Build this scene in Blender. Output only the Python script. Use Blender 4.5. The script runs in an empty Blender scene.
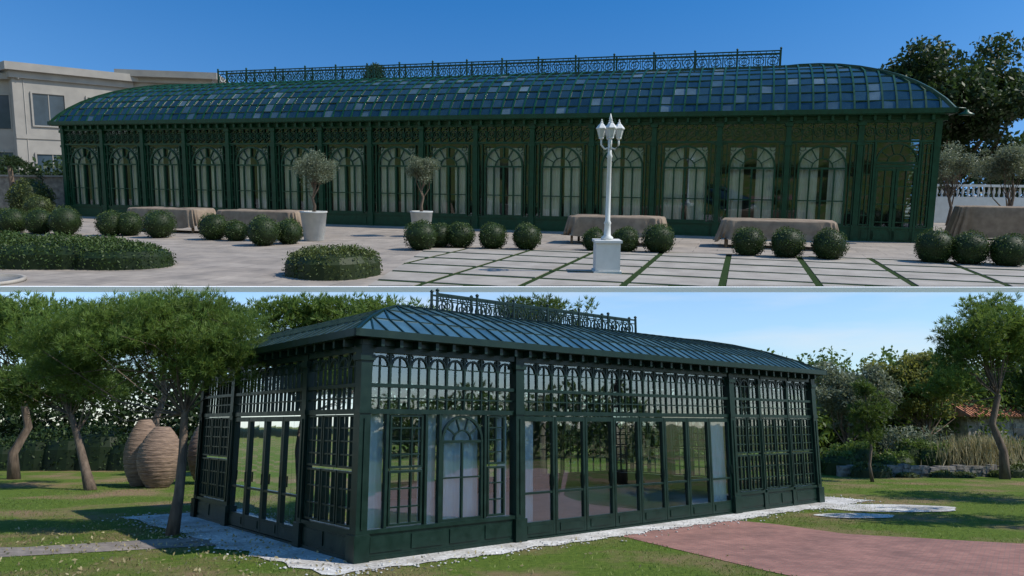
import bpy, math, random
import numpy as np
from mathutils import Matrix, Vector
random.seed(7)
RNG=np.random.default_rng(11)
scene=bpy.context.scene
scene.view_settings.view_transform='Standard'
scene.view_settings.look='None'
scene.view_settings.exposure=0
# long conservatory's separate view, enlarged and tilted about the camera; the slope is invented
TERR=Matrix.Translation((-0.123,3.45,-8.13))@Matrix.Rotation(math.radians(18.65),4,'X')@Matrix.Rotation(math.radians(0.65),4,'Y')@Matrix.Scale(6.0,4)

# ------------------------------------------------------------ materials
def newmat(name):
    m=bpy.data.materials.new(name); m.use_nodes=True
    nt=m.node_tree; nt.nodes.clear()
    o=nt.nodes.new('ShaderNodeOutputMaterial')
    return m,nt,o
def N(nt,t,**k):
    n=nt.nodes.new(t)
    for a,b in k.items():
        if a in n.inputs: n.inputs[a].default_value=b
        else: setattr(n,a,b)
    return n
def noise(nt,scale,detail=4,rough=.55,coord='Object',stretch=None):
    tc=N(nt,'ShaderNodeTexCoord'); mp=N(nt,'ShaderNodeMapping')
    if stretch: mp.inputs['Scale'].default_value=stretch
    nt.links.new(tc.outputs[coord],mp.inputs[0])
    n=N(nt,'ShaderNodeTexNoise'); n.inputs['Scale'].default_value=scale
    n.inputs['Detail'].default_value=detail; n.inputs['Roughness'].default_value=rough
    nt.links.new(mp.outputs[0],n.inputs['Vector']); return n
def ramp(nt,fac,stops,interp='LINEAR'):
    r=N(nt,'ShaderNodeValToRGB'); e=r.color_ramp.elements; r.color_ramp.interpolation=interp
    while len(e)<len(stops): e.new(.5)
    for i,(p,c) in enumerate(stops):
        e[i].position=p; e[i].color=(c[0],c[1],c[2],1)
    nt.links.new(fac,r.inputs[0]); return r
def mixc(nt,fac,a,b,mode='MIX'):
    m=N(nt,'ShaderNodeMix',data_type='RGBA',blend_type=mode)
    if isinstance(fac,(int,float)): m.inputs[0].default_value=fac
    else: nt.links.new(fac,m.inputs[0])
    for i,x in ((6,a),(7,b)):
        if isinstance(x,(tuple,list)): m.inputs[i].default_value=(x[0],x[1],x[2],1)
        else: nt.links.new(x,m.inputs[i])
    return m.outputs[2]
def bump(nt,h,strength,dist,bsdf):
    b=N(nt,'ShaderNodeBump'); b.inputs['Strength'].default_value=strength; b.inputs['Distance'].default_value=dist
    nt.links.new(h,b.inputs['Height']); nt.links.new(b.outputs[0],bsdf.inputs['Normal'])
def simple(name,c1,c2,scale=3,rough=.6,metal=0,bs=.2,bd=.01,stretch=None,rough2=None,detail=5,spec=.5):
    m,nt,o=newmat(name); n=noise(nt,scale,detail,stretch=stretch)
    r=ramp(nt,n.outputs['Fac'],[(.3,c1),(.7,c2)])
    p=N(nt,'ShaderNodeBsdfPrincipled'); p.inputs['Roughness'].default_value=rough; p.inputs['Metallic'].default_value=metal
    p.inputs['Specular IOR Level'].default_value=spec
    nt.links.new(r.outputs[0],p.inputs['Base Color'])
    if rough2 is not None:
        mr=N(nt,'ShaderNodeMapRange'); mr.inputs[1].default_value=.3; mr.inputs[2].default_value=.7
        mr.inputs[3].default_value=rough; mr.inputs[4].default_value=rough2
        nt.links.new(n.outputs['Fac'],mr.inputs[0]); nt.links.new(mr.outputs[0],p.inputs['Roughness'])
    if bs: bump(nt,n.outputs['Fac'],bs,bd,p)
    nt.links.new(p.outputs[0],o.inputs[0]); return m
def roofglass(name,stops,rough,metal=0,ior=1.5):
    m,nt,o=newmat(name); a=N(nt,'ShaderNodeAttribute',attribute_name='tint')
    r=ramp(nt,a.outputs['Fac'],stops); n=noise(nt,2.5,5)
    d=ramp(nt,n.outputs['Fac'],[(.3,(.6,.6,.6)),(.7,(1.2,1.2,1.2))])
    p=N(nt,'ShaderNodeBsdfPrincipled'); p.inputs['Roughness'].default_value=rough; p.inputs['Metallic'].default_value=metal; p.inputs['IOR'].default_value=ior
    nt.links.new(mixc(nt,.8,r.outputs[0],d.outputs[0],'MULTIPLY'),p.inputs['Base Color']); bump(nt,n.outputs['Fac'],.15,.03,p)
    nt.links.new(p.outputs[0],o.inputs[0]); return m
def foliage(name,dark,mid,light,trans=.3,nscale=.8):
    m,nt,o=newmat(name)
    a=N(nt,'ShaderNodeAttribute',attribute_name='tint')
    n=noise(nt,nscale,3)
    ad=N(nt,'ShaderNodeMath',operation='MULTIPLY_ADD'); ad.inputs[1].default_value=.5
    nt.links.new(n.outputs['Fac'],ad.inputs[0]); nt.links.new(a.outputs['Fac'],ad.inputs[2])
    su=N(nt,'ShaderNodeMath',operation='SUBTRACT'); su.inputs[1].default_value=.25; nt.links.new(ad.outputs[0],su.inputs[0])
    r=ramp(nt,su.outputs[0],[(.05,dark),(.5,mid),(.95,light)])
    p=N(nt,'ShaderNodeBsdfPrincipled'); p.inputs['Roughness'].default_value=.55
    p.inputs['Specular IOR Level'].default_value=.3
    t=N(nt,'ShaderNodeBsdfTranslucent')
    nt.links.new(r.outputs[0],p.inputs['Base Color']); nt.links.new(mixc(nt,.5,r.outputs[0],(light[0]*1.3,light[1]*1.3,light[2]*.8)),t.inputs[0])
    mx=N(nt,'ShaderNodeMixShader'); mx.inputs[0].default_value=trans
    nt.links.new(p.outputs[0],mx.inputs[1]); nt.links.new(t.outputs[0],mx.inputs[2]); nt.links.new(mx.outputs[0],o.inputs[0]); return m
def glass(name,tint,refl,rough=.02,base=0.06):
    m,nt,o=newmat(name)
    tr=N(nt,'ShaderNodeBsdfTransparent'); tr.inputs[0].default_value=(*tint,1)
    g=N(nt,'ShaderNodeBsdfGlossy'); g.inputs['Roughness'].default_value=rough; g.inputs[0].default_value=(*refl,1)
    f=N(nt,'ShaderNodeFresnel'); f.inputs[0].default_value=1.5
    ad=N(nt,'ShaderNodeMath',operation='ADD'); ad.inputs[1].default_value=base; ad.use_clamp=True
    nt.links.new(f.outputs[0],ad.inputs[0])
    n=noise(nt,.9,2); b=N(nt,'ShaderNodeBump'); b.inputs['Strength'].default_value=.15; b.inputs['Distance'].default_value=.02
    nt.links.new(n.outputs['Fac'],b.inputs['Height']); nt.links.new(b.outputs[0],g.inputs['Normal'])
    mx=N(nt,'ShaderNodeMixShader'); nt.links.new(ad.outputs[0],mx.inputs[0])
    nt.links.new(tr.outputs[0],mx.inputs[1]); nt.links.new(g.outputs[0],mx.inputs[2]); nt.links.new(mx.outputs[0],o.inputs[0]); return m
def brickmat(name,c1,c2,mort,scale,bw,rh,ms,rot=0,rough=.8,bs=.4):
    m,nt,o=newmat(name)
    tc=N(nt,'ShaderNodeTexCoord'); mp=N(nt,'ShaderNodeMapping'); mp.inputs['Rotation'].default_value=(0,0,rot)
    nt.links.new(tc.outputs['Object'],mp.inputs[0])
    b=N(nt,'ShaderNodeTexBrick'); b.inputs['Color1'].default_value=(*c1,1); b.inputs['Color2'].default_value=(*c2,1); b.inputs['Mortar'].default_value=(*mort,1)
    b.inputs['Scale'].default_value=scale; b.inputs['Brick Width'].default_value=bw; b.inputs['Row Height'].default_value=rh; b.inputs['Mortar Size'].default_value=ms
    nt.links.new(mp.outputs[0],b.inputs['Vector'])
    n=noise(nt,1.3,6,.65); r=ramp(nt,n.outputs['Fac'],[(.3,(.55,.55,.55)),(.7,(1.2,1.17,1.13))])
    c=mixc(nt,.85,b.outputs[0],r.outputs[0],'MULTIPLY')
    p=N(nt,'ShaderNodeBsdfPrincipled'); p.inputs['Roughness'].default_value=rough
    nt.links.new(c,p.inputs['Base Color'])
    bump(nt,b.outputs['Fac'],-bs,.01,p)
    nt.links.new(p.outputs[0],o.inputs[0]); return m

M_GREEN=simple('green_paint',(.002,.034,.016),(.004,.056,.027),6,.34,0,.08,.005,rough2=.46,spec=.34)
M_DKGREEN=simple('dark_green_paint',(.002,.013,.009),(.004,.021,.014),6,.30,0,.08,.005,rough2=.45,spec=.34)
M_GLASS=glass('window_glass',(.82,.90,.90),(.88,.94,1.0),base=.16)
M_GLASS2=glass('tinted_glass',(.78,.85,.83),(.80,.90,1.0),base=.08)
M_CURT=simple('curtain_cloth',(.70,.70,.68),(.84,.84,.82),3,.9)
M_CURT2=simple('white_curtain_cloth',(.74,.79,.84),(.84,.88,.92),3,.9)
M_ROOFG=roofglass('roof_glass',[(0,(.008,.022,.030)),(.85,(.022,.05,.066)),(1,(.12,.17,.20))],.07,.1,1.85)  # random per pane; the palest panes are glints painted into the colour
M_ROOFM=roofglass('roof_glazing',[(0,(.045,.105,.135)),(1,(.085,.175,.215))],.20,.3,1.6)
M_FLOOR=simple('floor_tile',(.38,.36,.33),(.48,.45,.41),2,.4)
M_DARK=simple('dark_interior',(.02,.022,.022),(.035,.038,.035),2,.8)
M_BARK=simple('bark',(.06,.042,.03),(.17,.125,.09),9,.9,0,.9,.03,stretch=(1,1,.25))
M_PINE=foliage('pine_needles',(.018,.035,.008),(.06,.105,.02),(.15,.22,.05),.35)
M_PINE2=foliage('pine_needles_bright',(.03,.055,.01),(.10,.17,.03),(.22,.30,.08),.4)
M_DTREE=foliage('dark_leaves',(.008,.018,.005),(.025,.05,.014),(.06,.10,.03),.25)
M_OLIVE=foliage('olive_leaves',(.05,.065,.045),(.13,.155,.10),(.25,.28,.19),.25)
M_BOX=foliage('boxwood_leaves',(.01,.022,.005),(.035,.065,.014),(.09,.14,.035),.2,2)
M_BOXY=foliage('hedge_leaves',(.018,.03,.008),(.06,.085,.022),(.14,.17,.05),.2,1.5)
M_YEL=foliage('yellowing_leaves',(.05,.06,.015),(.15,.17,.04),(.30,.30,.09),.4)
M_REED=foliage('dry_reed',(.16,.13,.06),(.30,.25,.13),(.45,.40,.24),.2)
M_WHITE=simple('white_paint',(.55,.55,.53),(.64,.64,.62),4,.45,0,.05,.005)
M_BAND=simple('divider_white',(.88,.88,.87),(.92,.92,.91),2,.6,0,.05,.005)
M_CLOTH=simple('tan_cover_cloth',(.17,.125,.09),(.26,.20,.145),5,.9,0,.5,.02)
M_POT=simple('grey_planter',(.36,.37,.36),(.48,.48,.47),4,.6)
M_CREAM=simple('cream_render',(.26,.245,.225),(.33,.31,.28),1.2,.85,0,.2,.01)  # cream greyed to put the mansion facade's shade into the colour
M_WING=simple('window_dark_glass',(.03,.05,.07),(.05,.08,.11),1,.1)
M_WOOD=simple('wood_leg',(.10,.06,.03),(.18,.11,.06),6,.6)
M_LAMPG=simple('frosted_glass',(.45,.47,.46),(.6,.61,.6),4,.25)
M_JAR=simple('woven_terracotta',(.10,.065,.045),(.28,.19,.13),10,.85,0,.9,.05,stretch=(.35,.35,2.4))
M_STONE=simple('field_stone',(.12,.105,.09),(.32,.29,.25),5,.9,0,.9,.05)
M_TILE=simple('terracotta_roof_tile',(.26,.10,.05),(.42,.19,.10),6,.8,0,.5,.03)
M_PAVE=brickmat('plaza_paving',(.27,.235,.20),(.325,.285,.245),(.17,.15,.13),1.0,1.2,.6,.012,rot=math.radians(17.2))
M_SLAB=simple('pale_slab',(.235,.21,.18),(.355,.325,.285),1.6,.75,0,.3,.01,detail=8)
M_BRICK=brickmat('red_brick_paving',(.25,.11,.088),(.34,.165,.13),(.17,.13,.11),3.6,.5,.25,.022,rot=.6,bs=.7)
M_PATH=brickmat('grey_paving',(.20,.17,.15),(.28,.245,.215),(.13,.12,.10),2.5,.5,.3,.02,rot=.1)

def gravelmat(name,a,b,scale):
    m,nt,o=newmat(name)
    tc=N(nt,'ShaderNodeTexCoord'); v=N(nt,'ShaderNodeTexVoronoi'); v.inputs['Scale'].default_value=scale
    nt.links.new(tc.outputs['Object'],v.inputs['Vector'])
    sp=N(nt,'ShaderNodeSeparateColor'); nt.links.new(v.outputs['Color'],sp.inputs[0])
    r=ramp(nt,sp.outputs[0],[(0,a),(1,b)])
    n=noise(nt,1.2,5); r2=ramp(nt,n.outputs['Fac'],[(.35,(.5,.47,.42)),(.6,(1,1,1))])
    p=N(nt,'ShaderNodeBsdfPrincipled'); p.inputs['Roughness'].default_value=.9
    nt.links.new(mixc(nt,.8,r.outputs[0],r2.outputs[0],'MULTIPLY'),p.inputs['Base Color'])
    bump(nt,v.outputs['Distance'],-.9,.03,p); nt.links.new(p.outputs[0],o.inputs[0]); return m
M_GRAV=gravelmat('white_gravel',(.38,.37,.35),(.70,.69,.66),28)
def lawnmat(name,g1,g2,dry,dryamt):
    m,nt,o=newmat(name)
    n1=noise(nt,.35,6,.6); n2=noise(nt,9,6,.7); n3=noise(nt,60,3,.7)
    g=ramp(nt,n2.outputs['Fac'],[(.3,g1),(.7,g2)])
    d=ramp(nt,n3.outputs['Fac'],[(.3,tuple(c*.6 for c in dry)),(.7,dry)])
    f=ramp(nt,n1.outputs['Fac'],[(.62-dryamt,(0,0,0)),(.78-dryamt,(1,1,1))])
    f2=mixc(nt,.5,f.outputs[0],n2.outputs['Color'],'OVERLAY')
    c=mixc(nt,f2,g.outputs[0],d.outputs[0])
    c=mixc(nt,.5,c,ramp(nt,n3.outputs['Fac'],[(.3,(.5,.5,.5)),(.7,(1.3,1.3,1.3))]).outputs[0],'MULTIPLY')
    p=N(nt,'ShaderNodeBsdfPrincipled'); p.inputs['Roughness'].default_value=.95; p.inputs['Specular IOR Level'].default_value=.1
    nt.links.new(c,p.inputs['Base Color']); bump(nt,n3.outputs['Fac'],.8,.04,p)
    nt.links.new(p.outputs[0],o.inputs[0]); return m
M_LAWN=lawnmat('lawn',(.06,.105,.016),(.14,.20,.032),(.30,.21,.12),.15)
M_TLAWN=lawnmat('joint_grass',(.012,.028,.008),(.03,.055,.014),(.08,.07,.035),.0)
M_BLADE=foliage('grass_blades',(.05,.09,.014),(.13,.20,.035),(.28,.29,.09),.3,.5)

# ------------------------------------------------------------ mesh tools
class Frame:
    def __init__(s,o,e,n): s.o=np.array([o[0],o[1],0.0]); s.e=np.array([e[0],e[1],0.0]); s.n=np.array([n[0],n[1],0.0])
    def p(s,a,d,z): return s.o+a*s.e+d*s.n+np.array([0,0,z])
class MB:
    def __init__(s): s.v=[];s.f=[];s.m=[];s.sm=[];s.t=[]; s.q=[]
    def add(s,vs,fs,m=0,smooth=False,t=.5):
        b=len(s.v); s.v.extend([tuple(map(float,x)) for x in vs])
        for f in fs: s.f.append([i+b for i in f]); s.m.append(m); s.sm.append(smooth); s.t.append(t)
    def hexa(s,P,m=0):
        s.add(P,[(0,3,2,1),(4,5,6,7),(0,1,5,4),(1,2,6,5),(2,3,7,6),(3,0,4,7)],m)
    def fbox(s,F,a0,a1,d0,d1,z0,z1,m=0):
        s.hexa([F.p(a0,d0,z0),F.p(a1,d0,z0),F.p(a1,d1,z0),F.p(a0,d1,z0),F.p(a0,d0,z1),F.p(a1,d0,z1),F.p(a1,d1,z1),F.p(a0,d1,z1)],m)
    def box(s,x0,x1,y0,y1,z0,z1,m=0):
        s.hexa([(x0,y0,z0),(x1,y0,z0),(x1,y1,z0),(x0,y1,z0),(x0,y0,z1),(x1,y0,z1),(x1,y1,z1),(x0,y1,z1)],m)
    def fbar(s,F,a0,z0,a1,z1,w,d0,d1,m=0):
        L=math.hypot(a1-a0,z1-z0); 
        if L<1e-6:return
        nx=-(z1-z0)/L*w/2; nz=(a1-a0)/L*w/2
        s.hexa([F.p(a0-nx,d0,z0-nz),F.p(a0+nx,d0,z0+nz),F.p(a1+nx,d0,z1+nz),F.p(a1-nx,d0,z1-nz),
                F.p(a0-nx,d1,z0-nz),F.p(a0+nx,d1,z0+nz),F.p(a1+nx,d1,z1+nz),F.p(a1-nx,d1,z1-nz)],m)
    def farc(s,F,ac,zc,r,w,t0,t1,n,d0,d1,m=0):
        vs=[];fs=[]
        for i in range(n+1):
            t=t0+(t1-t0)*i/n; c,sn=math.cos(t),math.sin(t)
            for rr,d in ((r-w/2,d0),(r+w/2,d0),(r+w/2,d1),(r-w/2,d1)): vs.append(F.p(ac+rr*c,d,zc+rr*sn))
        for i in range(n):
            for k in range(4):
                a=i*4+k;b=i*4+(k+1)%4; fs.append((a,b,b+4,a+4))
        s.add(vs,fs,m)
    def beam(s,p0,p1,w,m=0,h=None):
        p0=np.array(p0,float);p1=np.array(p1,float);d=p1-p0;L=np.linalg.norm(d)
        if L<1e-5:return
        d/=L; up=np.array([0,0,1.0]) if abs(d[2])<.95 else np.array([0,1.0,0])
        a=np.cross(d,up);a/=np.linalg.norm(a);b=np.cross(a,d); h=h or w
        a*=w/2;b*=h/2
        s.hexa([p0-a-b,p0+a-b,p0+a+b,p0-a+b,p1-a-b,p1+a-b,p1+a+b,p1-a+b],m)
    def tube(s,pts,rad,n=8,m=0,cap=True):
        pts=[np.array(p,float) for p in pts]; vs=[];fs=[]
        for i,p in enumerate(pts):
            d=(pts[min(i+1,len(pts)-1)]-pts[max(i-1,0)]); d/=np.linalg.norm(d)+1e-9
            up=np.array([1.0,0,0]) if abs(d[2])>.7 else np.array([0,0,1.0])
            a=np.cross(d,up);a/=np.linalg.norm(a)+1e-9;b=np.cross(d,a)
            for k in range(n):
                t=2*math.pi*k/n; vs.append(p+rad[i]*(math.cos(t)*a+math.sin(t)*b))
        for i in range(len(pts)-1):
            for k in range(n): fs.append((i*n+k,i*n+(k+1)%n,(i+1)*n+(k+1)%n,(i+1)*n+k))
        if cap: fs.append(tuple(range(n))[::-1]); fs.append(tuple((len(pts)-1)*n+k for k in range(n)))
        s.add(vs,fs,m,True)
    def lathe(s,prof,c,n=20,m=0,smooth=True,rot=0):
        vs=[];fs=[]
        for r,z in prof:
            for k in range(n):
                t=2*math.pi*k/n+rot; vs.append((c[0]+r*math.cos(t),c[1]+r*math.sin(t),c[2]+z))
        for i in range(len(prof)-1):
            for k in range(n): fs.append((i*n+k,i*n+(k+1)%n,(i+1)*n+(k+1)%n,(i+1)*n+k))
        fs.append(tuple(range(n))[::-1]); fs.append(tuple((len(prof)-1)*n+k for k in range(n)))
        s.add(vs,fs,m,smooth)
    def poly(s,pts,z,m=0): s.add([(x,y,z) for x,y in pts],[tuple(range(len(pts)))],m)
    def leaves(s,c,l,w,tint,m=0,updir=None):
        n=len(c)
        if n==0:return
        a=RNG.normal(size=(n,3))
        if updir is not None: a=a*(1-updir)+np.array([0,0,1.0])*updir*1.5
        a/=np.linalg.norm(a,axis=1)[:,None]
        b=np.cross(a,RNG.normal(size=(n,3))); b/=np.linalg.norm(b,axis=1)[:,None]
        sc=RNG.uniform(.65,1.3,n)[:,None]
        a=a*l*sc;b=b*w*sc
        V=np.stack([c-a,c+b,c+a,c-b],1).reshape(-1,3)
        s.q.append((V,np.clip(tint,0,1),m))
    def needles(s,c,d,l,w,tint,m=0):
        n=len(c)
        d=d/(np.linalg.norm(d,axis=1)[:,None]+1e-9)
        b=np.cross(d,RNG.normal(size=(n,3))); b/=np.linalg.norm(b,axis=1)[:,None]+1e-9
        L=l*RNG.uniform(.6,1.3,n)[:,None]
        V=np.stack([c,c+d*L*.45+b*w,c+d*L,c+d*L*.45-b*w],1).reshape(-1,3)
        s.q.append((V,np.clip(tint,0,1),m))
    def build(s,name,mats,T=None,parent=None):
        me=bpy.data.meshes.new(name)
        V=np.array(s.v,float).reshape(-1,3); nv=len(V)
        lv=[i for f in s.f for i in f]; tot=[len(f) for f in s.f]
        LV=[np.array(lv,dtype=np.int32)];TOT=[np.array(tot,dtype=np.int32)];MI=[np.array(s.m,dtype=np.int32)];SM=[np.array(s.sm,dtype=bool)];TI=[np.array(s.t,dtype=np.float32)]
        VV=[V]
        for (q,t,m) in s.q:
            n=len(t); LV.append(np.arange(n*4,dtype=np.int32)+nv); nv+=n*4; VV.append(q)
            TOT.append(np.full(n,4,np.int32)); MI.append(np.full(n,m,np.int32)); SM.append(np.zeros(n,bool)); TI.append(t.astype(np.float32))
        V=np.concatenate(VV);LV=np.concatenate(LV);TOT=np.concatenate(TOT);MI=np.concatenate(MI);SM=np.concatenate(SM);TI=np.concatenate(TI)
        me.vertices.add(len(V)); me.vertices.foreach_set('co',V.astype(np.float32).ravel())
        me.loops.add(len(LV)); me.loops.foreach_set('vertex_index',LV)
        me.polygons.add(len(TOT)); st=np.concatenate([[0],np.cumsum(TOT)[:-1]]).astype(np.int32)
        me.polygons.foreach_set('loop_start',st); me.polygons.foreach_set('loop_total',TOT)
        me.polygons.foreach_set('material_index',MI); me.polygons.foreach_set('use_smooth',SM)
        at=me.attributes.new('tint','FLOAT','FACE'); at.data.foreach_set('value',TI)
        me.update(calc_edges=True); me.validate()
        for m in mats: me.materials.append(m)
        ob=bpy.data.objects.new(name,me); scene.collection.objects.link(ob)
        if parent: ob.parent=parent
        elif T is not None: ob.matrix_world=T
        return ob
def empty(name,T=None):
    e=bpy.data.objects.new(name,None); scene.collection.objects.link(e)
    if T is not None: e.matrix_world=T
    return e

# ------------------------------------------------------------ vegetation
def make_tree(name,base,top,r0,crowns,clump_r,per,leaf,mats,T=None,zcap=None,seed=0,limb=.5,flat=.7,nside=8,tuft=0,limb_from=2,limb_w=.5,wob=.03):
    rs=np.random.default_rng(seed); mb=MB()
    base=np.array(base,float);top=np.array(top,float)
    pts=[];rad=[]
    for i in range(7):
        t=i/6; j=rs.normal(size=3)*np.array([1,1,0])*wob*np.linalg.norm(top-base)*math.sin(math.pi*t)
        pts.append(base+(top-base)*t+j); rad.append(r0*(1.25 if i==0 else 1-.7*t))
    pts[0]=base-np.array([0,0,.05])
    mb.tube(pts,rad,nside,0)
    for (cc,rr,nc) in crowns:
        cc=np.array(cc,float);rr=np.array(rr,float)
        for k in range(nc):
            d=rs.normal(size=3);d/=np.linalg.norm(d); q=cc+d*rr*rs.uniform(.2,1)**.5*(.75+.25*math.sin(3*d[0]+5*d[1]+seed))
            if zcap and q[2]>zcap-clump_r*.3: q[2]=zcap-clump_r*rs.uniform(.3,.9)
            if rs.random()<limb:
                i=rs.integers(limb_from,7); a=pts[i]; 
                mid=(a+q)/2+rs.normal(size=3)*.08*np.linalg.norm(q-a)+np.array([0,0,-.06*np.linalg.norm(q-a)])
                mb.tube([a,mid,q],[rad[i]*limb_w,rad[i]*limb_w*.55,rad[i]*.07],5,0,False)
            R=clump_r*rs.uniform(.6,1.35); n=int(per*(R/clump_r)**2); ct=.28+.35*rs.random()
            if tuft:
                nT=max(3,n//tuft)
                g=rs.normal(size=(nT,3)); g/=np.linalg.norm(g,axis=1)[:,None]; g*=rs.uniform(.1,1,nT)[:,None]**.5
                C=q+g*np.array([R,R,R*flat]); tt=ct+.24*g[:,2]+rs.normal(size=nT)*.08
                if zcap: kk=C[:,2]<zcap; C=C[kk];tt=tt[kk];g=g[kk]
                if len(C)==0: continue
                ax=g*.8+np.array([0,0,.55])+rs.normal(size=g.shape)*.25
                C=np.repeat(C,tuft,0); ax=np.repeat(ax,tuft,0)+rs.normal(size=(len(C),3))*.55
                mb.needles(C,ax,leaf[0],leaf[1],np.repeat(tt,tuft)+rs.normal(size=len(C))*.07,1)
                continue
            g=rs.normal(size=(n,3)); g/=np.linalg.norm(g,axis=1)[:,None]; g*=rs.uniform(.1,1,n)[:,None]**.6
            P=q+g*np.array([R,R,R*flat])
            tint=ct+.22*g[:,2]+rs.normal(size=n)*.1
            if zcap: 
                keep=P[:,2]<zcap; P=P[keep];tint=tint[keep]
            mb.leaves(P,leaf[0],leaf[1],tint,1)
    return mb.build(name,mats,T)

def bush_ball(name,c,r,T,seed,mat=M_BOX,n=2400,leaf=.02):
    rs=np.random.default_rng(seed); mb=MB()
    prof=[]
    for i in range(11):
        t=-1.25+ (math.pi/2+1.25)*i/10; prof.append((max(.02,r*.9*math.cos(t)*(1+.03*rs.normal())),r*.82+r*.88*math.sin(t)))
    prof[0]=(prof[0][0],0.0)
    mb.lathe(prof,(c[0],c[1],0),18,1)
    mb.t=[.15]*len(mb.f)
    g=rs.normal(size=(n,3));g/=np.linalg.norm(g,axis=1)[:,None]
    lump=1+.06*np.sin(g[:,0]*5+seed)+.06*np.sin(g[:,1]*6+seed*2)*np.cos(g[:,2]*5)
    P=g*(r*lump*rs.uniform(.86,1.05,n))[:,None]; P[:,2]=P[:,2]*.97+r*.84
    P+=np.array([c[0],c[1],0]); k=P[:,2]>0.01
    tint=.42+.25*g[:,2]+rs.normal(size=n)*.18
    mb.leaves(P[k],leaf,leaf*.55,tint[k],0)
    return mb.build(name,[mat,mat],T)
def hedge_mass(name,blobs,T,seed,mat,per=5000,leaf=.03):
    rs=np.random.default_rng(seed); mb=MB()
    for (cx,cy,rx,ry,h) in blobs:
        n=int(per*rx*ry)+200
        u=rs.uniform(0,2*math.pi,n); v=rs.uniform(0,1,n)
        rr=np.sqrt(v); X=rr*np.cos(u);Y=rr*np.sin(u)
        Z=h*(1-rr**5)**.6*(1+.10*np.sin(X*rx*6+seed)*np.cos(Y*ry*5))+rs.normal(size=n)*.03*h/.5
        Z*=np.where(rs.random(n)<.25,rs.random(n),1)
        P=np.stack([cx+rx*X+rs.normal(size=n)*.03,cy+ry*Y+rs.normal(size=n)*.03,np.maximum(Z,.01)],1)
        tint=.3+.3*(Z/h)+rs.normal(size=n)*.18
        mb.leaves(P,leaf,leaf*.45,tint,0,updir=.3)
        vs=[];fs=[];K=16
        for a,zf in ((.96,0),(.93,.55),(.8,.78),(.4,.85)):
            for k in range(K): vs.append((cx+rx*a*math.cos(2*math.pi*k/K),cy+ry*a*math.sin(2*math.pi*k/K),h*zf))
        for i in range(3):
            for k in range(K): fs.append((i*K+k,i*K+(k+1)%K,(i+1)*K+(k+1)%K,(i+1)*K+k))
        fs.append(tuple(3*K+k for k in range(K)))
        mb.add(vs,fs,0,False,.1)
    return mb.build(name,[mat],T)
def belt(name,clumps,T,seed,mat,per=350,leaf=(.14,.07)):
    rs=np.random.default_rng(seed); mb=MB()
    for (c,R,fl) in clumps:
        n=int(per*R*R)
        g=rs.normal(size=(n,3));g/=np.linalg.norm(g,axis=1)[:,None];g*=rs.uniform(.45,1.02,n)[:,None]
        P=np.array(c)+g*np.array([R,R,R*fl]); tint=.25+.3*rs.random()+.25*g[:,2]+rs.normal(size=n)*.12
        k=P[:,2]>0
        mb.leaves(P[k],leaf[0],leaf[1],tint[k],0)
    return mb.build(name,[mat],T)

# ------------------------------------------------------------ conservatory parts
def curtain(mb,F,a0,a1,d,z0,z1,m,amp=.04,wl=.16):
    n=max(6,int((a1-a0)/.03)); vs=[];fs=[]
    for i in range(n+1):
        a=a0+(a1-a0)*i/n; dd=d+amp*math.sin(2*math.pi*a/wl+math.sin(a*3))
        vs+= [F.p(a,dd,z0),F.p(a,d+amp*.5*math.sin(2*math.pi*a/wl),z1)]
    for i in range(n): fs.append((2*i,2*i+2,2*i+3,2*i+1))
    mb.add(vs,fs,m,True)
def grid(mb,F,a0,a1,z0,z1,na,nz,w,d0,d1,m=0,frame=.05):
    mb.fbox(F,a0,a0+frame,d0-.01,d1+.01,z0,z1,m);mb.fbox(F,a1-frame,a1,d0-.01,d1+.01,z0,z1,m)
    mb.fbox(F,a0+frame,a1-frame,d0-.008,d1+.008,z0,z0+frame,m);mb.fbox(F,a0+frame,a1-frame,d0-.008,d1+.008,z1-frame,z1,m)
    for i in range(1,na):
        a=a0+(a1-a0)*i/na; mb.fbox(F,a-w/2,a+w/2,d0,d1,z0+frame,z1-frame,m)
    for i in range(1,nz):
        z=z0+(z1-z0)*i/nz; mb.fbox(F,a0+frame,a1-frame,d0+.004,d1-.004,z-w/2,z+w/2,m)
def archwin(mb,F,a0,a1,z0,z1,d0,d1,m=0,w=.05,fan=5,mull=2,trans=None):
    r=(a1-a0)/2-w/2; c=(a0+a1)/2; zs=z1-r-w/2
    mb.fbox(F,a0,a0+w,d0,d1,z0,zs,m);mb.fbox(F,a1-w,a1,d0,d1,z0,zs,m)
    mb.farc(F,c,zs,r,w,0,math.pi,14,d0,d1,m)
    mb.fbox(F,a0+w,a1-w,d0+.004,d1-.004,zs-w/2,zs+w/2,m)
    mb.fbox(F,a0+w,a1-w,d0+.004,d1-.004,z0,z0+w,m)
    mb.farc(F,c,zs,r*.45,w*.6,0,math.pi,8,d0+.006,d1-.006,m)
    for i in range(1,fan):
        t=math.pi*i/fan; mb.fbar(F,c+r*.45*math.cos(t),zs+r*.45*math.sin(t),c+r*math.cos(t),zs+r*math.sin(t),w*.55,d0+.008,d1-.008,m)
    for i in range(1,mull+1):
        a=a0+(a1-a0)*i/(mull+1); mb.fbox(F,a-w*.4,a+w*.4,d0+.006,d1-.006,z0+w,zs-w/2,m)
    if trans: 
        for z in trans: mb.fbox(F,a0+w,a1-w,d0+.01,d1-.01,z-w*.3,z+w*.3,m)
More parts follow.
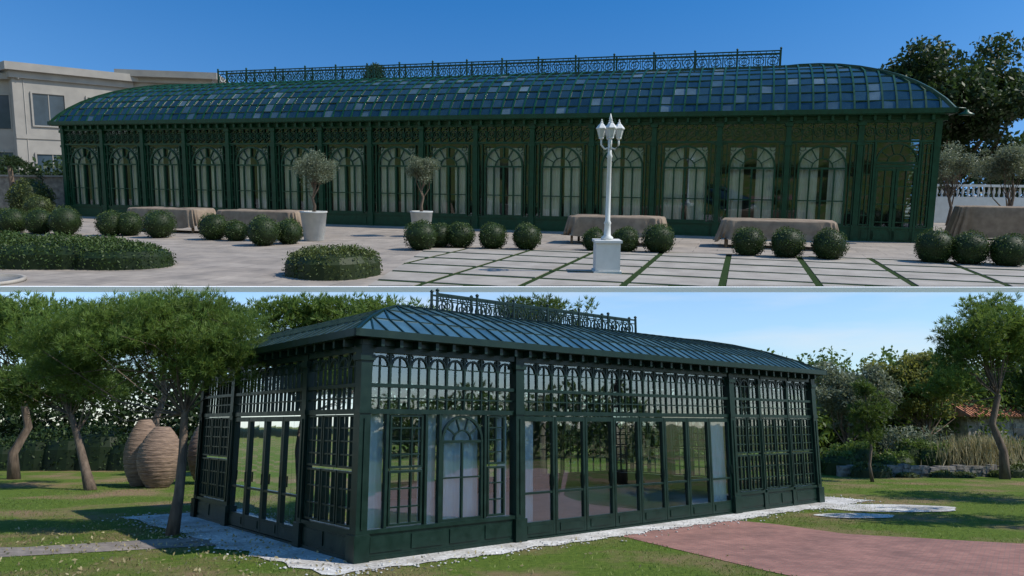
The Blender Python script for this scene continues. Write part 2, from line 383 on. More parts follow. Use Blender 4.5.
def hip_roof(mb,F,L,D,o,W,z0,H,nr,cell,mglass,mrib,rib=.05,jit=.01,ph0=0.0,ke=1.0,purl=.8):
    prof=[]; p0=math.radians(ph0)
    for k in range(nr+1):
        ph=p0+(math.pi/2-p0)*k/nr; prof.append((W*(math.cos(p0)-math.cos(ph))/math.cos(p0),z0+H*(math.sin(ph)-math.sin(p0))/(1-math.sin(p0))))
    e,n=F.e,F.n
    P0=F.o
    F2=Frame((P0+L*e)[:2],(-n)[:2],e[:2]); F3=Frame((P0+L*e-D*n)[:2],(-e)[:2],(-n)[:2]); F4=Frame((P0-D*n)[:2],n[:2],(-e)[:2])
    for G,LL,kl,kd in ((F,L,ke,1),(F2,D,1,ke),(F3,L,ke,1),(F4,D,1,ke)):
        nc=max(2,int(round((LL+2*o)/cell))); ss=[-o+(LL+2*o)*i/nc for i in range(nc+1)]
        for k in range(nr):
            (i0,za),(i1,zb)=prof[k],prof[k+1]
            lo0,hi0=-o+i0*kl,LL+o-i0*kl; lo1,hi1=-o+i1*kl,LL+o-i1*kl
            D0,D1=o-i0*kd,o-i1*kd
            for j in range(nc):
                a,b=ss[j],ss[j+1]
                A=min(max(a,lo0),hi0);B=min(max(b,lo0),hi0);C=min(max(b,lo1),hi1);Dd=min(max(a,lo1),hi1)
                if B-A<1e-4 and C-Dd<1e-4: continue
                jj=[random.uniform(-jit,jit) for _ in range(4)]
                q=[G.p(A,D0+jj[0],za),G.p(B,D0+jj[1],za),G.p(C,D1+jj[2],zb),G.p(Dd,D1+jj[3],zb)]
                if B-A<1e-4: q=[q[0],q[2],q[3]]
                elif C-Dd<1e-4: q=[q[0],q[1],q[2]]
                mb.add(q,[tuple(range(len(q)))],mglass,False,random.random())
                if j>0 and lo0<=a<=hi0:
                    mb.beam(G.p(a,D0,za+.01),G.p(min(max(a,lo1),hi1),D1,zb+.01),rib,mrib)
            if k>0: mb.beam(G.p(lo0,D0,za+.005),G.p(hi0,D0,za+.005),rib*purl,mrib)
            mb.beam(G.p(lo0,D0,za+.01),G.p(lo1,D1,zb+.01),rib*1.8,mrib)
    zt=z0+H; i=W; j=W*ke
    mb.hexa([F.p(-o+j,o-i,zt-.04),F.p(L+o-j,o-i,zt-.04),F.p(L+o-j,-D-o+i,zt-.04),F.p(-o+j,-D-o+i,zt-.04),
             F.p(-o+j,o-i,zt+.03),F.p(L+o-j,o-i,zt+.03),F.p(L+o-j,-D-o+i,zt+.03),F.p(-o+j,-D-o+i,zt+.03)],mrib)
def crest_rail(mb,F,a0,a1,d,z0,h,nb,m=0,pw=.06):
    L=(a1-a0)/nb
    for i in range(nb+1):
        a=a0+L*i; mb.fbox(F,a-pw/2,a+pw/2,d-pw/2,d+pw/2,z0-.05,z0+h+.05,m)
        mb.lathe([(.02,0),(.045,.02),(.045,.05),(.01,.08)],F.p(a,d,z0+h+.05),8,m)
    t=.014
    for z,w in ((z0+.05,.04),(z0+h*.78,.025),(z0+h,.045)): mb.fbox(F,a0,a1,d-t,d+t,z-w/2,z+w/2,m)
    for i in range(nb):
        a=a0+L*i; k=max(2,int(L/.45)); s=L/k
        for j in range(k):
            c=a+s*(j+.5); r=min(s*.42,h*.32)
            mb.farc(F,c,z0+.06+h*.37,r,.025,0,2*math.pi,12,d-t,d+t,m)
            mb.farc(F,c,z0+.06+h*.37,r*.45,.022,0,2*math.pi,8,d-t,d+t,m)
            mb.fbar(F,c-s/2,z0+.05,c-s/2,z0+h,.022,d-t+.002,d+t-.002,m)
            mb.farc(F,c,z0+h*.89,h*.09,.018,0,2*math.pi,8,d-t,d+t,m)
            mb.fbar(F,c,z0+.07,c,z0+h*.78,.02,d-t+.003,d+t-.003,m)

# ============================================================ TERRACE (long conservatory)
T=TERR
mb=MB()
edge=lambda x:12.55+x*.074
mb.add([(-30,edge(-30),0),(30,edge(30),0),(90,60,0),(90,140,0),(-90,140,0),(-90,60,0)],[(0,1,2,3,4,5)],0)
mb.build('plaza_ground',[M_PAVE],T)
mb=MB()
for x in range(-30,30):
    a,b=edge(x),edge(x+1)
    mb.hexa([(x,a-.05,-.085),(x+1,b-.05,-.085),(x+1,b+.03,-.085),(x,a+.03,-.085),(x,a-.05,.004),(x+1,b-.05,.004),(x+1,b+.03,.004),(x,a+.03,.004)],0)
mb.build('divider_band',[M_BAND],T)  # white strip dividing the two views, added along the terrace's front edge
def clip(poly,cl):
    out=poly
    for i in range(len(cl)):
        a=np.array(cl[i]);b=np.array(cl[(i+1)%len(cl)]);ed=b-a; inp=out;out=[]
        if not inp: return []
        side=lambda q:ed[0]*(q[1]-a[1])-ed[1]*(q[0]-a[0])
        for j in range(len(inp)):
            p=np.array(inp[j]);q=np.array(inp[(j+1)%len(inp)]);sp_,sq=side(p),side(q)
            if sp_>=0: out.append(tuple(p))
            if (sp_>=0)!=(sq>=0): t=sp_/(sp_-sq); out.append(tuple(p+(q-p)*t))
    return out
UE=np.array([.955,-.296]);UN=np.array([-.296,-.955])
TP=[(-2.4,edge(-2.4)+.04),(16,edge(16)+.04),(16,17.2),(8,18.3),(2.0,19.5),(-2.2,19.4)]
mb=MB(); mb.poly(TP,.004,0); mb.build('joint_lawn',[M_TLAWN],T)
mb=MB(); FS=Frame((0,19.5),UE,UN)
d=-2.2
while d<12:
    a=-9.2
    while a<20:
        c=[tuple(FS.p(u,v,0)[:2]) for u,v in ((a,d+1.08),(a+1.50,d+1.08),(a+1.50,d),(a,d))]
        c=clip(c,TP)
        if len(c)>2:
            z=.016+random.uniform(0,.005); k=len(c)
            mb.add([(x,y,.005) for x,y in c]+[(x,y,z) for x,y in c],[tuple(range(k,2*k))]+[(i,(i+1)%k,k+(i+1)%k,k+i) for i in range(k)],0)
        a+=1.64
    d+=1.30
mb.build('paving_slabs',[M_SLAB],T)

# --- long conservatory
con=empty('green_glass_conservatory',T)
L=34.3;D=8.0
FU=Frame((-19.75,33.36),UE,UN)
FR=Frame((FU.o+L*FU.e)[:2],(-FU.n)[:2],FU.e[:2]); FB=Frame((FU.o+L*FU.e-D*FU.n)[:2],(-FU.e)[:2],(-FU.n)[:2]); FL=Frame((FU.o-D*FU.n)[:2],FU.n[:2],(-FU.e)[:2])
fr=MB(); gl=MB(); cu=MB()
nb=16; B=L/nb; HT=3.82
def upper_bay(F,a,b,detail=True,door=False):
    c=(a+b)/2; w=b-a
    fr.fbox(F,a-.08,a+.08,-.08,.10,0,HT,0)
    fr.fbox(F,a-.11,a+.11,-.10,.13,0,.5,0); fr.fbox(F,a-.105,a+.105,-.10,.125,3.0,3.1,0); fr.fbox(F,a-.12,a+.12,-.10,.14,3.62,3.74,0)
    j=[random.uniform(-.012,.012) for _ in range(4)]
    gl.add([F.p(a,-.03+j[0],.3),F.p(b,-.03+j[1],.3),F.p(b,-.03+j[2],HT),F.p(a,-.03+j[3],HT)],[(0,1,2,3)],0)
    fr.fbox(F,a+.08,b-.08,-.05,.05,0,.42,0); fr.fbox(F,a+.2,b-.2,.05,.07,.08,.34,0)
    fr.fbox(F,a+.08,b-.08,-.06,.08,.42,.48,0)
    fr.fbox(F,a+.08,b-.08,-.05,.06,3.10,3.16,0); fr.fbox(F,a+.08,b-.08,-.05,.07,3.70,HT,0)
    if door:
        dw=w*.56
        for s0 in (c-dw/2,c):
            grid(fr,F,s0+.01,s0+dw/2-.01,.06,2.3,2,4,.03,-.02,.06,0,.08)
        fr.fbox(F,c-dw/2-.06,c-dw/2,-.05,.09,.0,3.1,0);fr.fbox(F,c+dw/2,c+dw/2+.06,-.05,.09,.0,3.1,0)
        fr.fbox(F,c-dw/2,c+dw/2,-.05,.085,2.32,2.40,0)
        archwin(fr,F,c-dw/2,c+dw/2,2.42,3.08,-.02,.05,0,.04,5,0)
        for s0,s1 in ((a+.1,c-dw/2-.08),(c+dw/2+.08,b-.1)): grid(fr,F,s0,s1,.5,3.08,2,8,.025,-.01,.05,0,.04)
        fr.lathe([(.02,0),(.03,.02),(.03,.14),(.02,.16)],F.p(c+.05,.12,1.05),8,0)
    elif detail:
        archwin(fr,F,c-.74,c+.74,.48,3.02,-.03,.06,0,.06,6,3,trans=[1.25])
        fr.fbox(F,c-.03,c+.03,-.03,.075,.5,2.25,0)
        for s0,s1 in ((a+.10,c-.80),(c+.80,b-.10)):
            grid(fr,F,s0,s1,.5,3.08,1,7,.022,-.01,.05,0,.03)
            for z in (.95,1.7,2.45): fr.farc(F,(s0+s1)/2,z,.05,.018,0,2*math.pi,8,-.005,.045,0)
        for sx in (-1,1): 
            fr.farc(F,c+sx*.62,2.92,.09,.022,0,2*math.pi,10,0,.04,0)
            fr.farc(F,c+sx*.72,2.74,.05,.02,0,2*math.pi,8,0,.04,0)
    k=6; s=(w-.16)/k
    for j in range(k):
        q=a+.08+s*(j+.5)
        fr.farc(F,q,3.43,s*.42,.022,0,2*math.pi,10,-.01,.04,0)
        fr.farc(F,q,3.43,s*.2,.02,0,2*math.pi,7,-.01,.04,0)
        fr.fbar(F,q-s/2,3.16,q-s/2,3.70,.022,-.012,.045,0)
        fr.fbar(F,q-s/2,3.16,q,3.28,.018,-.008,.038,0); fr.fbar(F,q+s/2,3.70,q,3.60,.018,-.008,.038,0)
    if detail and not door:
        curtain(cu,F,c-.70,c-.05-random.uniform(0,.2),-.15,.05,2.95,0)
        curtain(cu,F,c+.05+random.uniform(0,.2),c+.70,-.15,.05,2.95,0)
for i in range(nb): upper_bay(FU,i*B,(i+1)*B,True,i==nb-1)
for F_,LL,n_ in ((FR,D,4),(FB,L,16),(FL,D,4)):
    for i in range(n_): 
        a,b=LL*i/n_,LL*(i+1)/n_
        fr.fbox(F_,a-.08,a+.08,-.08,.10,0,HT,0); fr.fbox(F_,a+.08,b-.08,-.05,.05,0,.42,0); fr.fbox(F_,a+.08,b-.08,-.05,.06,3.1,3.16,0)
        archwin(fr,F_,a+.3,b-.3,.45,3.0,-.03,.05,0,.06,4,2)
        fr.fbox(F_,a+.08,b-.08,-.05,.07,3.6,HT,0)
    gl.add([F_.p(0,-.03,.3),F_.p(LL,-.03,.3),F_.p(LL,-.03,HT),F_.p(0,-.03,HT)],[(0,1,2,3)],0)
for F_,LL in ((FU,L),(FR,D),(FB,L),(FL,D)):
    fr.fbox(F_,-.12,LL+.12,.0,.12,HT+.002,HT+.10,0)
    fr.fbox(F_,-.36,LL+.36,.10,.36,HT+.102,HT+.16,0)
    fr.fbox(F_,-.41,LL+.41,.30,.41,HT+.13,HT+.28,0)
    n_=int(LL/.4)
    for i in range(n_): 
        a=LL*(i+.5)/n_; fr.fbox(F_,a-.04,a+.04,.121,.29,HT-.06,HT+.10,0)
rf=MB()
hip_roof(rf,FU,L,D,.36,4.0,HT+.2,1.95,10,.40,0,1,.055,.022,22,1.22,.7)
crest_rail(rf,FU,5.3,L-4.55,-.36-3.35,HT+.2+1.97,.60,16,1)
crest_rail(rf,FU,5.3,L-4.55,-D+3.7,HT+.2+1.97,.60,16,1)
rf.build('roof',[M_ROOFG,M_GREEN],parent=con)
fr.build('frame',[M_GREEN],parent=con); gl.build('glazing',[M_GLASS2],parent=con); cu.build('curtains',[M_CURT],parent=con)
fl=MB(); fl.fbox(FU,.1,L-.1,-D+.1,-.1,.01,.05,0); fl.fbox(FU,.2,L-.2,-3.0,-2.9,.06,3.7,1)  # full-length dark sheet added to stand for the dim interior
fl.build('floor_and_dark_sheet',[M_FLOOR,M_DARK],parent=con)

# --- boxwood balls
balls=[(11.2,16.7,.43),(10.5,17.0,.44),(9.87,17.3,.46),(7.62,17.8,.43),(6.73,18.1,.43),(5.9,18.5,.42),(3.78,19.05,.43),(2.96,19.2,.37),(2.17,19.4,.34),
 (.4,19.5,.4),(-.5,19.6,.4),(-1.36,19.8,.4),(-1.93,19.85,.38),(-2.32,19.1,.44),(-6.1,20.4,.4),(-6.6,19.8,.46),(-7.84,21.2,.34),(-8.6,21.5,.44),
 (-10.4,22,.48),(-11.6,22.6,.42),(-12.1,22.5,.44),(-13.6,22.7,.5),(-14.5,22.9,.45),(-15.5,23.2,.45),(-16.3,24,.42)]
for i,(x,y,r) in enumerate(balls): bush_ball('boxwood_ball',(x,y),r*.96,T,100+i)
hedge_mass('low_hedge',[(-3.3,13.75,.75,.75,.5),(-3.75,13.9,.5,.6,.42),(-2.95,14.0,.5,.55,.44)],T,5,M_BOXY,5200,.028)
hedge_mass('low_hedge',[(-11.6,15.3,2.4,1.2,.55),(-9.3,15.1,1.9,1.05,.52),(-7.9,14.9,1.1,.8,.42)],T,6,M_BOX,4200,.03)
# --- covered tables
def covered_table(c,w,dp,h,ang,seed,hem=.16,name='covered_table'):
    mb=MB(); n=96; vs=[];fs=[]
    ca,sa=math.cos(ang),math.sin(ang)
    def pt(u,k,z,wob):
        cx,sx=math.cos(u),math.sin(u); p=.18
        x=(w/2)*math.copysign(abs(cx)**p,cx)*k; y=(dp/2)*math.copysign(abs(sx)**p,sx)*k
        x+=wob*cx*math.sin(u*17+seed);y+=wob*sx*math.sin(u*17+seed)
        return (c[0]+x*ca-y*sa,c[1]+x*sa+y*ca,z)
    lev=[(.02,h+.0,0),(.5,h+.02,0),(.97,h,.0),(1.0,h-.03,.005),(1.03,h*.65,.035),(1.07,h*.35,.06),(1.10,hem,.08)]
    for k,z,wb in lev:
        for i in range(n):
            u=2*math.pi*i/n; zz=z+(.06*math.sin(u*3+seed)+.04*math.sin(u*8) if z==hem else .012*math.sin(u*5+seed)*(z>h-.01))
            vs.append(pt(u,k,zz,wb))
    for j in range(len(lev)-1):
        for i in range(n): fs.append((j*n+i,j*n+(i+1)%n,(j+1)*n+(i+1)%n,(j+1)*n+i))
    fs.append(tuple(range(n))); mb.add(vs,fs,0,True)
    for sx in (-1,1):
        for sy in (-1,1):
            x=sx*w*.45;y=sy*dp*.42; X=c[0]+x*ca-y*sa;Y=c[1]+x*sa+y*ca
            mb.beam((X,Y,0),(X,Y,h-.05),.07,1)
    mb.build(name,[M_CLOTH,M_WOOD],T)
A=-math.radians(17.2)
covered_table((7.45,20.9),3.0,1.2,.78,A,1,.22);covered_table((3.05,21.6),2.7,1.15,.8,A,2,.26)
covered_table((-7.8,23.6),2.9,1.1,.76,A,3);covered_table((-11.2,24.6),2.7,1.1,.76,A,4)
covered_table((17.0,24.9),3.9,.8,1.1,A,5,.08,'covered_sofa');covered_table((20.8,23.6),3.2,.8,1.05,A,6,.08,'covered_sofa')
# --- planters with olive trees
def planter_tree(x,y,h,r,cz,cr,seed):
    mb=MB()
    mb.lathe([(r*.72,0),(r*.76,.02),(r,h-.05),(r*1.05,h-.04),(r*1.05,h),(r*.92,h),(r*.92,h-.06),(.02,h-.05)],(x,y,0),24,0)
    ob=mb.build('planter_pot',[M_POT],T)
    make_tree('olive_tree',(x,y,h-.06),(x+.05,y,cz),.05,[((x,y,cz),(cr,cr,cr*.8),42)],cr*.36,150,(.035,.010),[M_BARK,M_OLIVE],T,seed=seed,limb=.6)
planter_tree(-5.7,21.5,.85,.37,2.05,.72,21)
planter_tree(-2.85,23.6,.8,.35,2.15,.6,22)
# --- street lamp
def street_lamp(x,y):
    mb=MB()
    s=.27; mb.box(x-s,x+s,y-s,y+s,0,.05,0); mb.box(x-.24,x+.24,y-.24,y+.24,.052,.60,0); mb.box(x-.27,x+.27,y-.27,y+.27,.602,.65,0)
    mb.lathe([(.12,0),(.12,.05),(.07,.09),(.06,.3),(.075,.33),(.05,.38),(.042,1.6),(.06,1.63),(.04,1.68),(.035,2.0)],(x,y,.65),18,0)
    for i,(dx,dy) in enumerate(((-.17,0),(.17,0),(0,-.17),(0,.17))):
        mb.tube([(x,y,2.45),(x+dx*.6,y+dy*.6,2.42),(x+dx,y+dy,2.50),(x+dx,y+dy,2.62)],[.018]*4,8,0)
    for dx,dy,z in ((-.17,0,2.60),(.17,0,2.60),(0,-.17,2.60),(0,.17,2.60)):
        c=(x+dx,y+dy,z)
        mb.lathe([(.02,0),(.05,.02),(.05,.04)],c,8,0)
        mb.lathe([(.045,.04),(.088,.20)],c,6,1,False)
        for k in range(6):
            t=2*math.pi*k/6; mb.beam((c[0]+.047*math.cos(t),c[1]+.047*math.sin(t),z+.04),(c[0]+.091*math.cos(t),c[1]+.091*math.sin(t),z+.20),.01,0)
        mb.lathe([(.105,.20),(.11,.22),(.05,.29),(.028,.31),(.028,.33),(.01,.35),(.016,.37),(.004,.39)],c,6,0,False)
    mb.lathe([(.03,0),(.04,.1),(.015,.3),(.03,.4),(.004,.5)],(x,y,2.6),10,0)
    mb.build('street_lamp',[M_WHITE,M_LAMPG],T)
street_lamp(1.9,14.75)
mb=MB(); q=FU.p(L+.05,.4,HT+.15)
mb.tube([q,q+np.array([.25,-.05,.12]),q+np.array([.55,-.1,.1]),q+np.array([.6,-.1,-.02])],[.025]*4,8,0)
mb.lathe([(.05,.12),(.07,.06),(.2,0),(.21,-.03),(.05,-.05)],tuple(q+np.array([.6,-.1,-.06])),16,0)
mb.build('wall_lamp',[M_GREEN],T)
# --- mansion behind
man=empty('cream_mansion',T)
w_=MB(); g_=MB()
e=np.array([5.5,6.0]);e/=np.linalg.norm(e); nn=np.array([e[1],-e[0]])
FM=Frame((-36,55),e,nn)
w_.fbox(FM,0,8.1,-9,0,0,9.2,0); w_.fbox(FM,-.5,8.6,-9.5,.5,9.2,9.75,0); w_.fbox(FM,-.2,8.3,-9.2,.2,8.7,9.198,0)
w_.fbox(FM,-.003,8.103,0,.06,4.4,4.7,0)
for a in (1.2,4.9):
    for z in (1.0,5.4):
        g_.fbox(FM,a,a+2.1,-.02,.03,z,z+2.3,0); 
        for (p,q2,r,s_) in ((a-.12,a,z-.1,z+2.42),(a+2.1,a+2.22,z-.1,z+2.42),(a,a+2.1,z+2.3,z+2.42),(a,a+2.1,z-.1,z)): w_.fbox(FM,p,q2,0,.1,r,s_,0)
        w_.fbox(FM,a+1.02,a+1.08,.03,.06,z,z+2.3,0)
FM2=Frame((-46,56),(1,-.05),(-.05,-1))
w_.fbox(FM2,0,10.5,-8,0,0,8.6,0); w_.fbox(FM2,-.3,10.4,-8,.35,8.6,9.0,0)
for a in (4.6,8.2):
    for z in (1,5.1): 
        g_.fbox(FM2,a,a+1.2,-.02,.03,z,z+2.4,0); w_.fbox(FM2,a-.1,a,0,.09,z-.1,z+2.5,0); w_.fbox(FM2,a+1.2,a+1.3,0,.09,z-.1,z+2.5,0); w_.fbox(FM2,a-.1,a+1.3,0,.08,z+2.4,z+2.5,0)
FM3=Frame((-31.0,61.0),(.98,.2),(.2,-.98))
w_.fbox(FM3,0,6.5,-9,0,0,9.6,0); w_.fbox(FM3,-.5,7.1,-9.3,.6,9.6,10.1,0); w_.fbox(FM3,-.2,6.7,-9.1,.2,9.2,9.598,0)
g_.fbox(FM3,2.2,5.0,-.02,.03,7.6,9.0,0); w_.fbox(FM3,2.1,2.2,0,.08,7.5,9.1,0);w_.fbox(FM3,5.0,5.1,0,.08,7.5,9.1,0);w_.fbox(FM3,2.1,5.1,0,.07,7.4,7.5,0)
w_.build('walls_and_cornices',[M_CREAM],parent=man); g_.build('windows',[M_WING],parent=man)
# --- terrace vegetation & walls
make_tree('large_dark_tree',(25,43,0),(25.3,43,6),.4,[((24.3,42,6.2),(5.6,4,3.4),85),((20.6,41,5.6),(2.4,2,2.2),30)],1.25,420,(.15,.075),[M_BARK,M_DTREE],T,seed=31,limb=.3)
make_tree('olive_tree',(19.6,33.5,0),(19.6,33.5,2.4),.09,[((19.5,33.5,2.7),(1.2,1.1,1.0),36)],.45,190,(.06,.02),[M_BARK,M_OLIVE],T,seed=32)
make_tree('olive_tree',(18.9,28.4,0),(18.9,28.4,2.2),.09,[((18.9,28.4,2.7),(1.2,1.1,.95),36)],.45,220,(.055,.018),[M_BARK,M_OLIVE],T,seed=33)
belt('distant_trees',[((x,48+3*random.random(),1.6+1.6*random.random()),2.4,1.0) for x in range(14,60,2)],T,34,M_DTREE,200,(.2,.1))
belt('distant_trees',[((x,44+2*random.random(),.8+.8*random.random()),1.7,1.0) for x in np.arange(-50,-20,1.5)],T,35,M_DTREE,220,(.16,.08))
make_tree('garden_tree',(-9.9,55,0),(-9.9,55,9),.3,[((-9.9,55,9.0),(1.0,.9,1.3),18)],.6,200,(.1,.05),[M_BARK,M_DTREE],T,seed=36)
mb=MB(); mb.box(-40,-20.9,35.0,35.3,0,1.7,0); mb.box(-40,-20.85,34.93,35.37,1.7,1.78,1)
mb.build('garden_wall',[M_STONE,M_CREAM],T)
bush_ball('round_shrub',(-21.2,33.0),.9,T,40,M_BOXY,3000,.05)
bush_ball('round_shrub',(-19.0,30.0),.55,T,41,M_BOXY,2400,.03)
mb=MB()
mb.box(17.5,40,36,36.25,0,1.25,0)
for i in range(90):
    x=17.7+i*.25; mb.lathe([(.05,0),(.05,.03),(.03,.08),(.07,.22),(.035,.42),(.05,.48)],(x,36.1,1.25),8,0)
mb.box(17.5,40,35.97,36.28,1.73,1.85,0)
mb.build('white_balustrade',[M_WHITE],T)
mb=MB(); c=np.array([-22.4,33.6,0.]); mb.tube([c,c+[0.05,0,1.2],c+[0,0,2.2]],[.13,.11,.1],8,0)
rs=np.random.default_rng(5)
for k in range(26):
    t=rs.uniform(0,2*math.pi); el=rs.uniform(.1,1.1); d=np.array([math.cos(t),math.sin(t),0])
    P=[]
    for j in range(46):
        s=j/45*1.35; P.append(c+[0,0,2.25]+d*s*math.cos(el)+np.array([0,0,s*math.sin(el)-.6*s*s]))
    P=np.array(P); mb.leaves(P+rs.normal(size=P.shape)*.03,.14,.018,.4+rs.normal(size=len(P))*.15,1)
mb.build('palm_tree',[M_BARK,M_DTREE],T)
mb=MB(); mb.lathe([(.75,0),(.75,.06),(.68,.06),(.68,.02),(.02,.02)],(-9.0,12.35,0),32,0); mb.build('stone_ring_kerb',[M_SLAB],T)

# ============================================================ LOWER GARDEN
mb=MB(); mb.add([(-900,-300,0),(900,-300,0),(900,1800,0),(-900,1800,0)],[(0,1,2,3)],0); mb.build('lawn_ground',[M_LAWN])
C0=np.array([-2.39,12.05]); E1=np.array([.766,.643]);N1=np.array([.643,-.766]);E2=-N1;N2=-E1
LL=14.05;DD=7.6;HL=3.37
F1=Frame(C0,E1,N1); 
G2=Frame(C0,E2,N2)
G3=Frame(C0+E2*DD,E1,-N1); G4=Frame(C0+E1*LL,E2,E1)
BR=[(1.9,15.2),(3.7,11.4),(4.9,9.4),(6.0,8.2),(22,8.2),(22,12.6),(9.1,13.9),(6.5,15.1),(5.6,16.6),(4.6,17.5)]
mb=MB(); mb.poly(BR,.008,0)
mb.build('brick_path',[M_BRICK])
PA=[(-30,13.7),(-8.5,13.5),(-5.6,14.9),(-4.7,13.9),(-8.3,12.5),(-30,12.5)]
mb=MB(); mb.poly(PA[::-1],.008,0); mb.build('stone_path',[M_PATH])
rim=[]
def edgepts(p,q,n):
    for i in range(n):
        t=i/n; x=p+(q-p)*t; rim.append(x+RNG.normal(size=2)*.07)
c1=C0-E1*.85-E2*.7; c2=C0+E1*(LL+1.6)-E2*.8; c3=C0+E1*(LL+1.6)+E2*(DD+1); c4=C0-E1*1.3+E2*(DD+1)
edgepts(c1,c2,60);edgepts(c2,c3,20);edgepts(c3,c4,30);edgepts(c4,c1,30)
GR=[tuple(x) for x in rim]
mb=MB(); mb.poly(GR,.014,0); 
for (x,y,r) in ((9.6,19.6,1.3),(8.0,18.0,.7)):
    mb.poly([(x+r*1.3*math.cos(t)*(1+.08*math.sin(5*t)),y+r*.7*math.sin(t)) for t in np.linspace(0,2*math.pi,30)[:-1]],.018,0)
mb.build('gravel_bed',[M_GRAV])
mb=MB()
for i in range(1100):
    p=np.array(GR[RNG.integers(0,len(GR))])+RNG.normal(size=2)*.2; r=RNG.uniform(.01,.03)
    mb.lathe([(r*.7,0),(r,r*.4),(r*.5,r*.8)],(p[0],p[1],.01),5,0,True,RNG.uniform(0,3))
mb.build('loose_stones',[M_GRAV])

pav=empty('glass_pavilion')
fr=MB();gl=MB();cu=MB()
def post(F,a,w=.09,zt=HL):
    fr.fbox(F,a-w,a+w,-w,w,0,zt,0); fr.fbox(F,a-w-.035,a+w+.035,-w-.035,w+.035,0,.42,0)
    fr.fbox(F,a-w-.02,a+w+.02,-w-.02,w+.02,2.28,2.36,0); fr.fbox(F,a-w-.03,a+w+.03,-w-.03,w+.03,3.12,3.22,0)
    fr.fbox(F,a-.02,a+.02,w,w+.02,.5,2.2,0)
def upper_bands(F,a,b):
    fr.fbox(F,a,b,-.05,.06,2.27,2.35,0); fr.fbox(F,a,b,-.05,.06,2.70,2.76,0); fr.fbox(F,a,b,-.05,.07,3.26,HL,0)
    n=max(1,int(round((b-a)/.40))); s=(b-a)/n
    for i in range(n):
        c=a+s*(i+.5); r=s/2-.02
        if i: 
            fr.fbox(F,a+s*i-.014,a+s*i+.014,-.02,.03,2.35,2.70,0)
            fr.fbox(F,a+s*i-.02,a+s*i+.02,-.02,.03,2.76,3.26,0)
        fr.farc(F,c,3.05,r-.01,.034,0,math.pi,10,-.018,.028,0)
        fr.fbox(F,c-.01,c+.01,-.012,.022,2.35,2.70,0)
        fr.fbox(F,c-.011,c+.011,-.012,.022,2.76,3.22,0)
        fr.fbox(F,c-r+.01,c+r-.01,-.010,.020,3.035,3.055,0)
        for sx in (-1,1): fr.farc(F,c+sx*(r-.015),3.215,.03,.014,0,2*math.pi,7,-.01,.02,0)
    fr.fbox(F,a,b,-.018,.026,2.515,2.54,0)
def base(F,a,b):
    fr.fbox(F,a,b,-.05,.05,0,.42,0); fr.fbox(F,a,b,-.06,.08,.42,.48,0); fr.fbox(F,a,b,-.06,.075,0,.07,0)
    n=max(1,int(round((b-a)/.8))); s=(b-a)/n
    for i in range(n): fr.fbox(F,a+s*i+.08,a+s*(i+1)-.08,.05,.068,.13,.36,0)
def doorleaf(F,a,b,z0=.06,z1=2.25):
    w=.065
    fr.fbox(F,a+.008,a+w,-.03,.045,z0,z1,0);fr.fbox(F,b-w,b-.008,-.03,.045,z0,z1,0)
    fr.fbox(F,a+w,b-w,-.028,.043,z1-.09,z1,0);fr.fbox(F,a+w,b-w,-.028,.043,z0,z0+.26,0);fr.fbox(F,a+w+.05,b-w-.05,.043,.058,z0+.06,z0+.2,0)
    fr.fbox(F,a+w,b-w,-.02,.035,.82,.86,0)
    fr.beam(F.p(b-w*.5,.075,.95),F.p(b-w*.5,.075,1.15),.02,0)
def glaze(F,a,b,z0=.3,z1=HL):
    n=max(1,int(round((b-a)/.83))); s=(b-a)/n
    for i in range(n):
        j=[random.uniform(-.005,.005) for _ in range(4)]
        gl.add([F.p(a+s*i,j[0],z0),F.p(a+s*(i+1),j[1],z0),F.p(a+s*(i+1),j[2],z1),F.p(a+s*i,j[3],z1)],[(0,1,2,3)],0)
def trell(F,a,b,na,z0=.5,z1=2.26,nz=7):
    grid(fr,F,a,b,z0,(z0+z1)/2-.02,na,nz//2,.024,-.015,.03,0,.035); grid(fr,F,a,b,(z0+z1)/2+.02,z1,na,nz-nz//2,.024,-.015,.03,0,.035)
for a in (.0,3.24,10.1,LL): post(F1,a,.10)
for a in (11.4,12.75): post(F1,a,.05)
upper_bands(F1,.1,3.14);upper_bands(F1,3.34,10.0);upper_bands(F1,10.2,11.35);upper_bands(F1,11.45,12.7);upper_bands(F1,12.8,LL-.1)
base(F1,.1,3.14);base(F1,10.2,11.35);base(F1,11.45,12.7);base(F1,12.8,LL-.1)
fr.fbox(F1,.42,.47,-.03,.05,.48,2.27,0); trell(F1,.50,1.14,3); fr.fbox(F1,1.18,1.23,-.03,.05,.48,2.27,0)
fr.fbox(F1,1.46,1.51,-.03,.05,.48,2.27,0); archwin(fr,F1,1.52,2.42,.48,2.26,-.02,.035,0,.045,5,1,trans=[1.2]); fr.fbox(F1,2.44,2.49,-.03,.05,.48,2.27,0)
trell(F1,2.52,2.92,2); 
nd=8; dw=(10.0-3.34)/nd
for i in range(nd): doorleaf(F1,3.34+dw*i,3.34+dw*(i+1))
fr.fbox(F1,3.34,10.0,-.05,.07,0,.05,0)
trell(F1,10.25,10.75,3);trell(F1,10.8,11.33,3);trell(F1,11.5,12.05,3);trell(F1,12.1,12.68,3);trell(F1,12.85,13.35,3);trell(F1,13.4,13.93,3)
glaze(F1,.1,3.14);glaze(F1,3.34,10.0,.2);glaze(F1,10.2,LL-.1)
for a in (2.0,5.6,DD): post(G2,a,.09)
upper_bands(G2,.1,1.91);upper_bands(G2,2.09,5.51);upper_bands(G2,5.69,DD-.1)
base(G2,.1,1.91);base(G2,5.69,DD-.1)
trell(G2,.15,.7,3);trell(G2,.74,1.28,3);trell(G2,1.32,1.88,3)
for i in range(4): doorleaf(G2,2.09+.855*i,2.09+.855*(i+1))
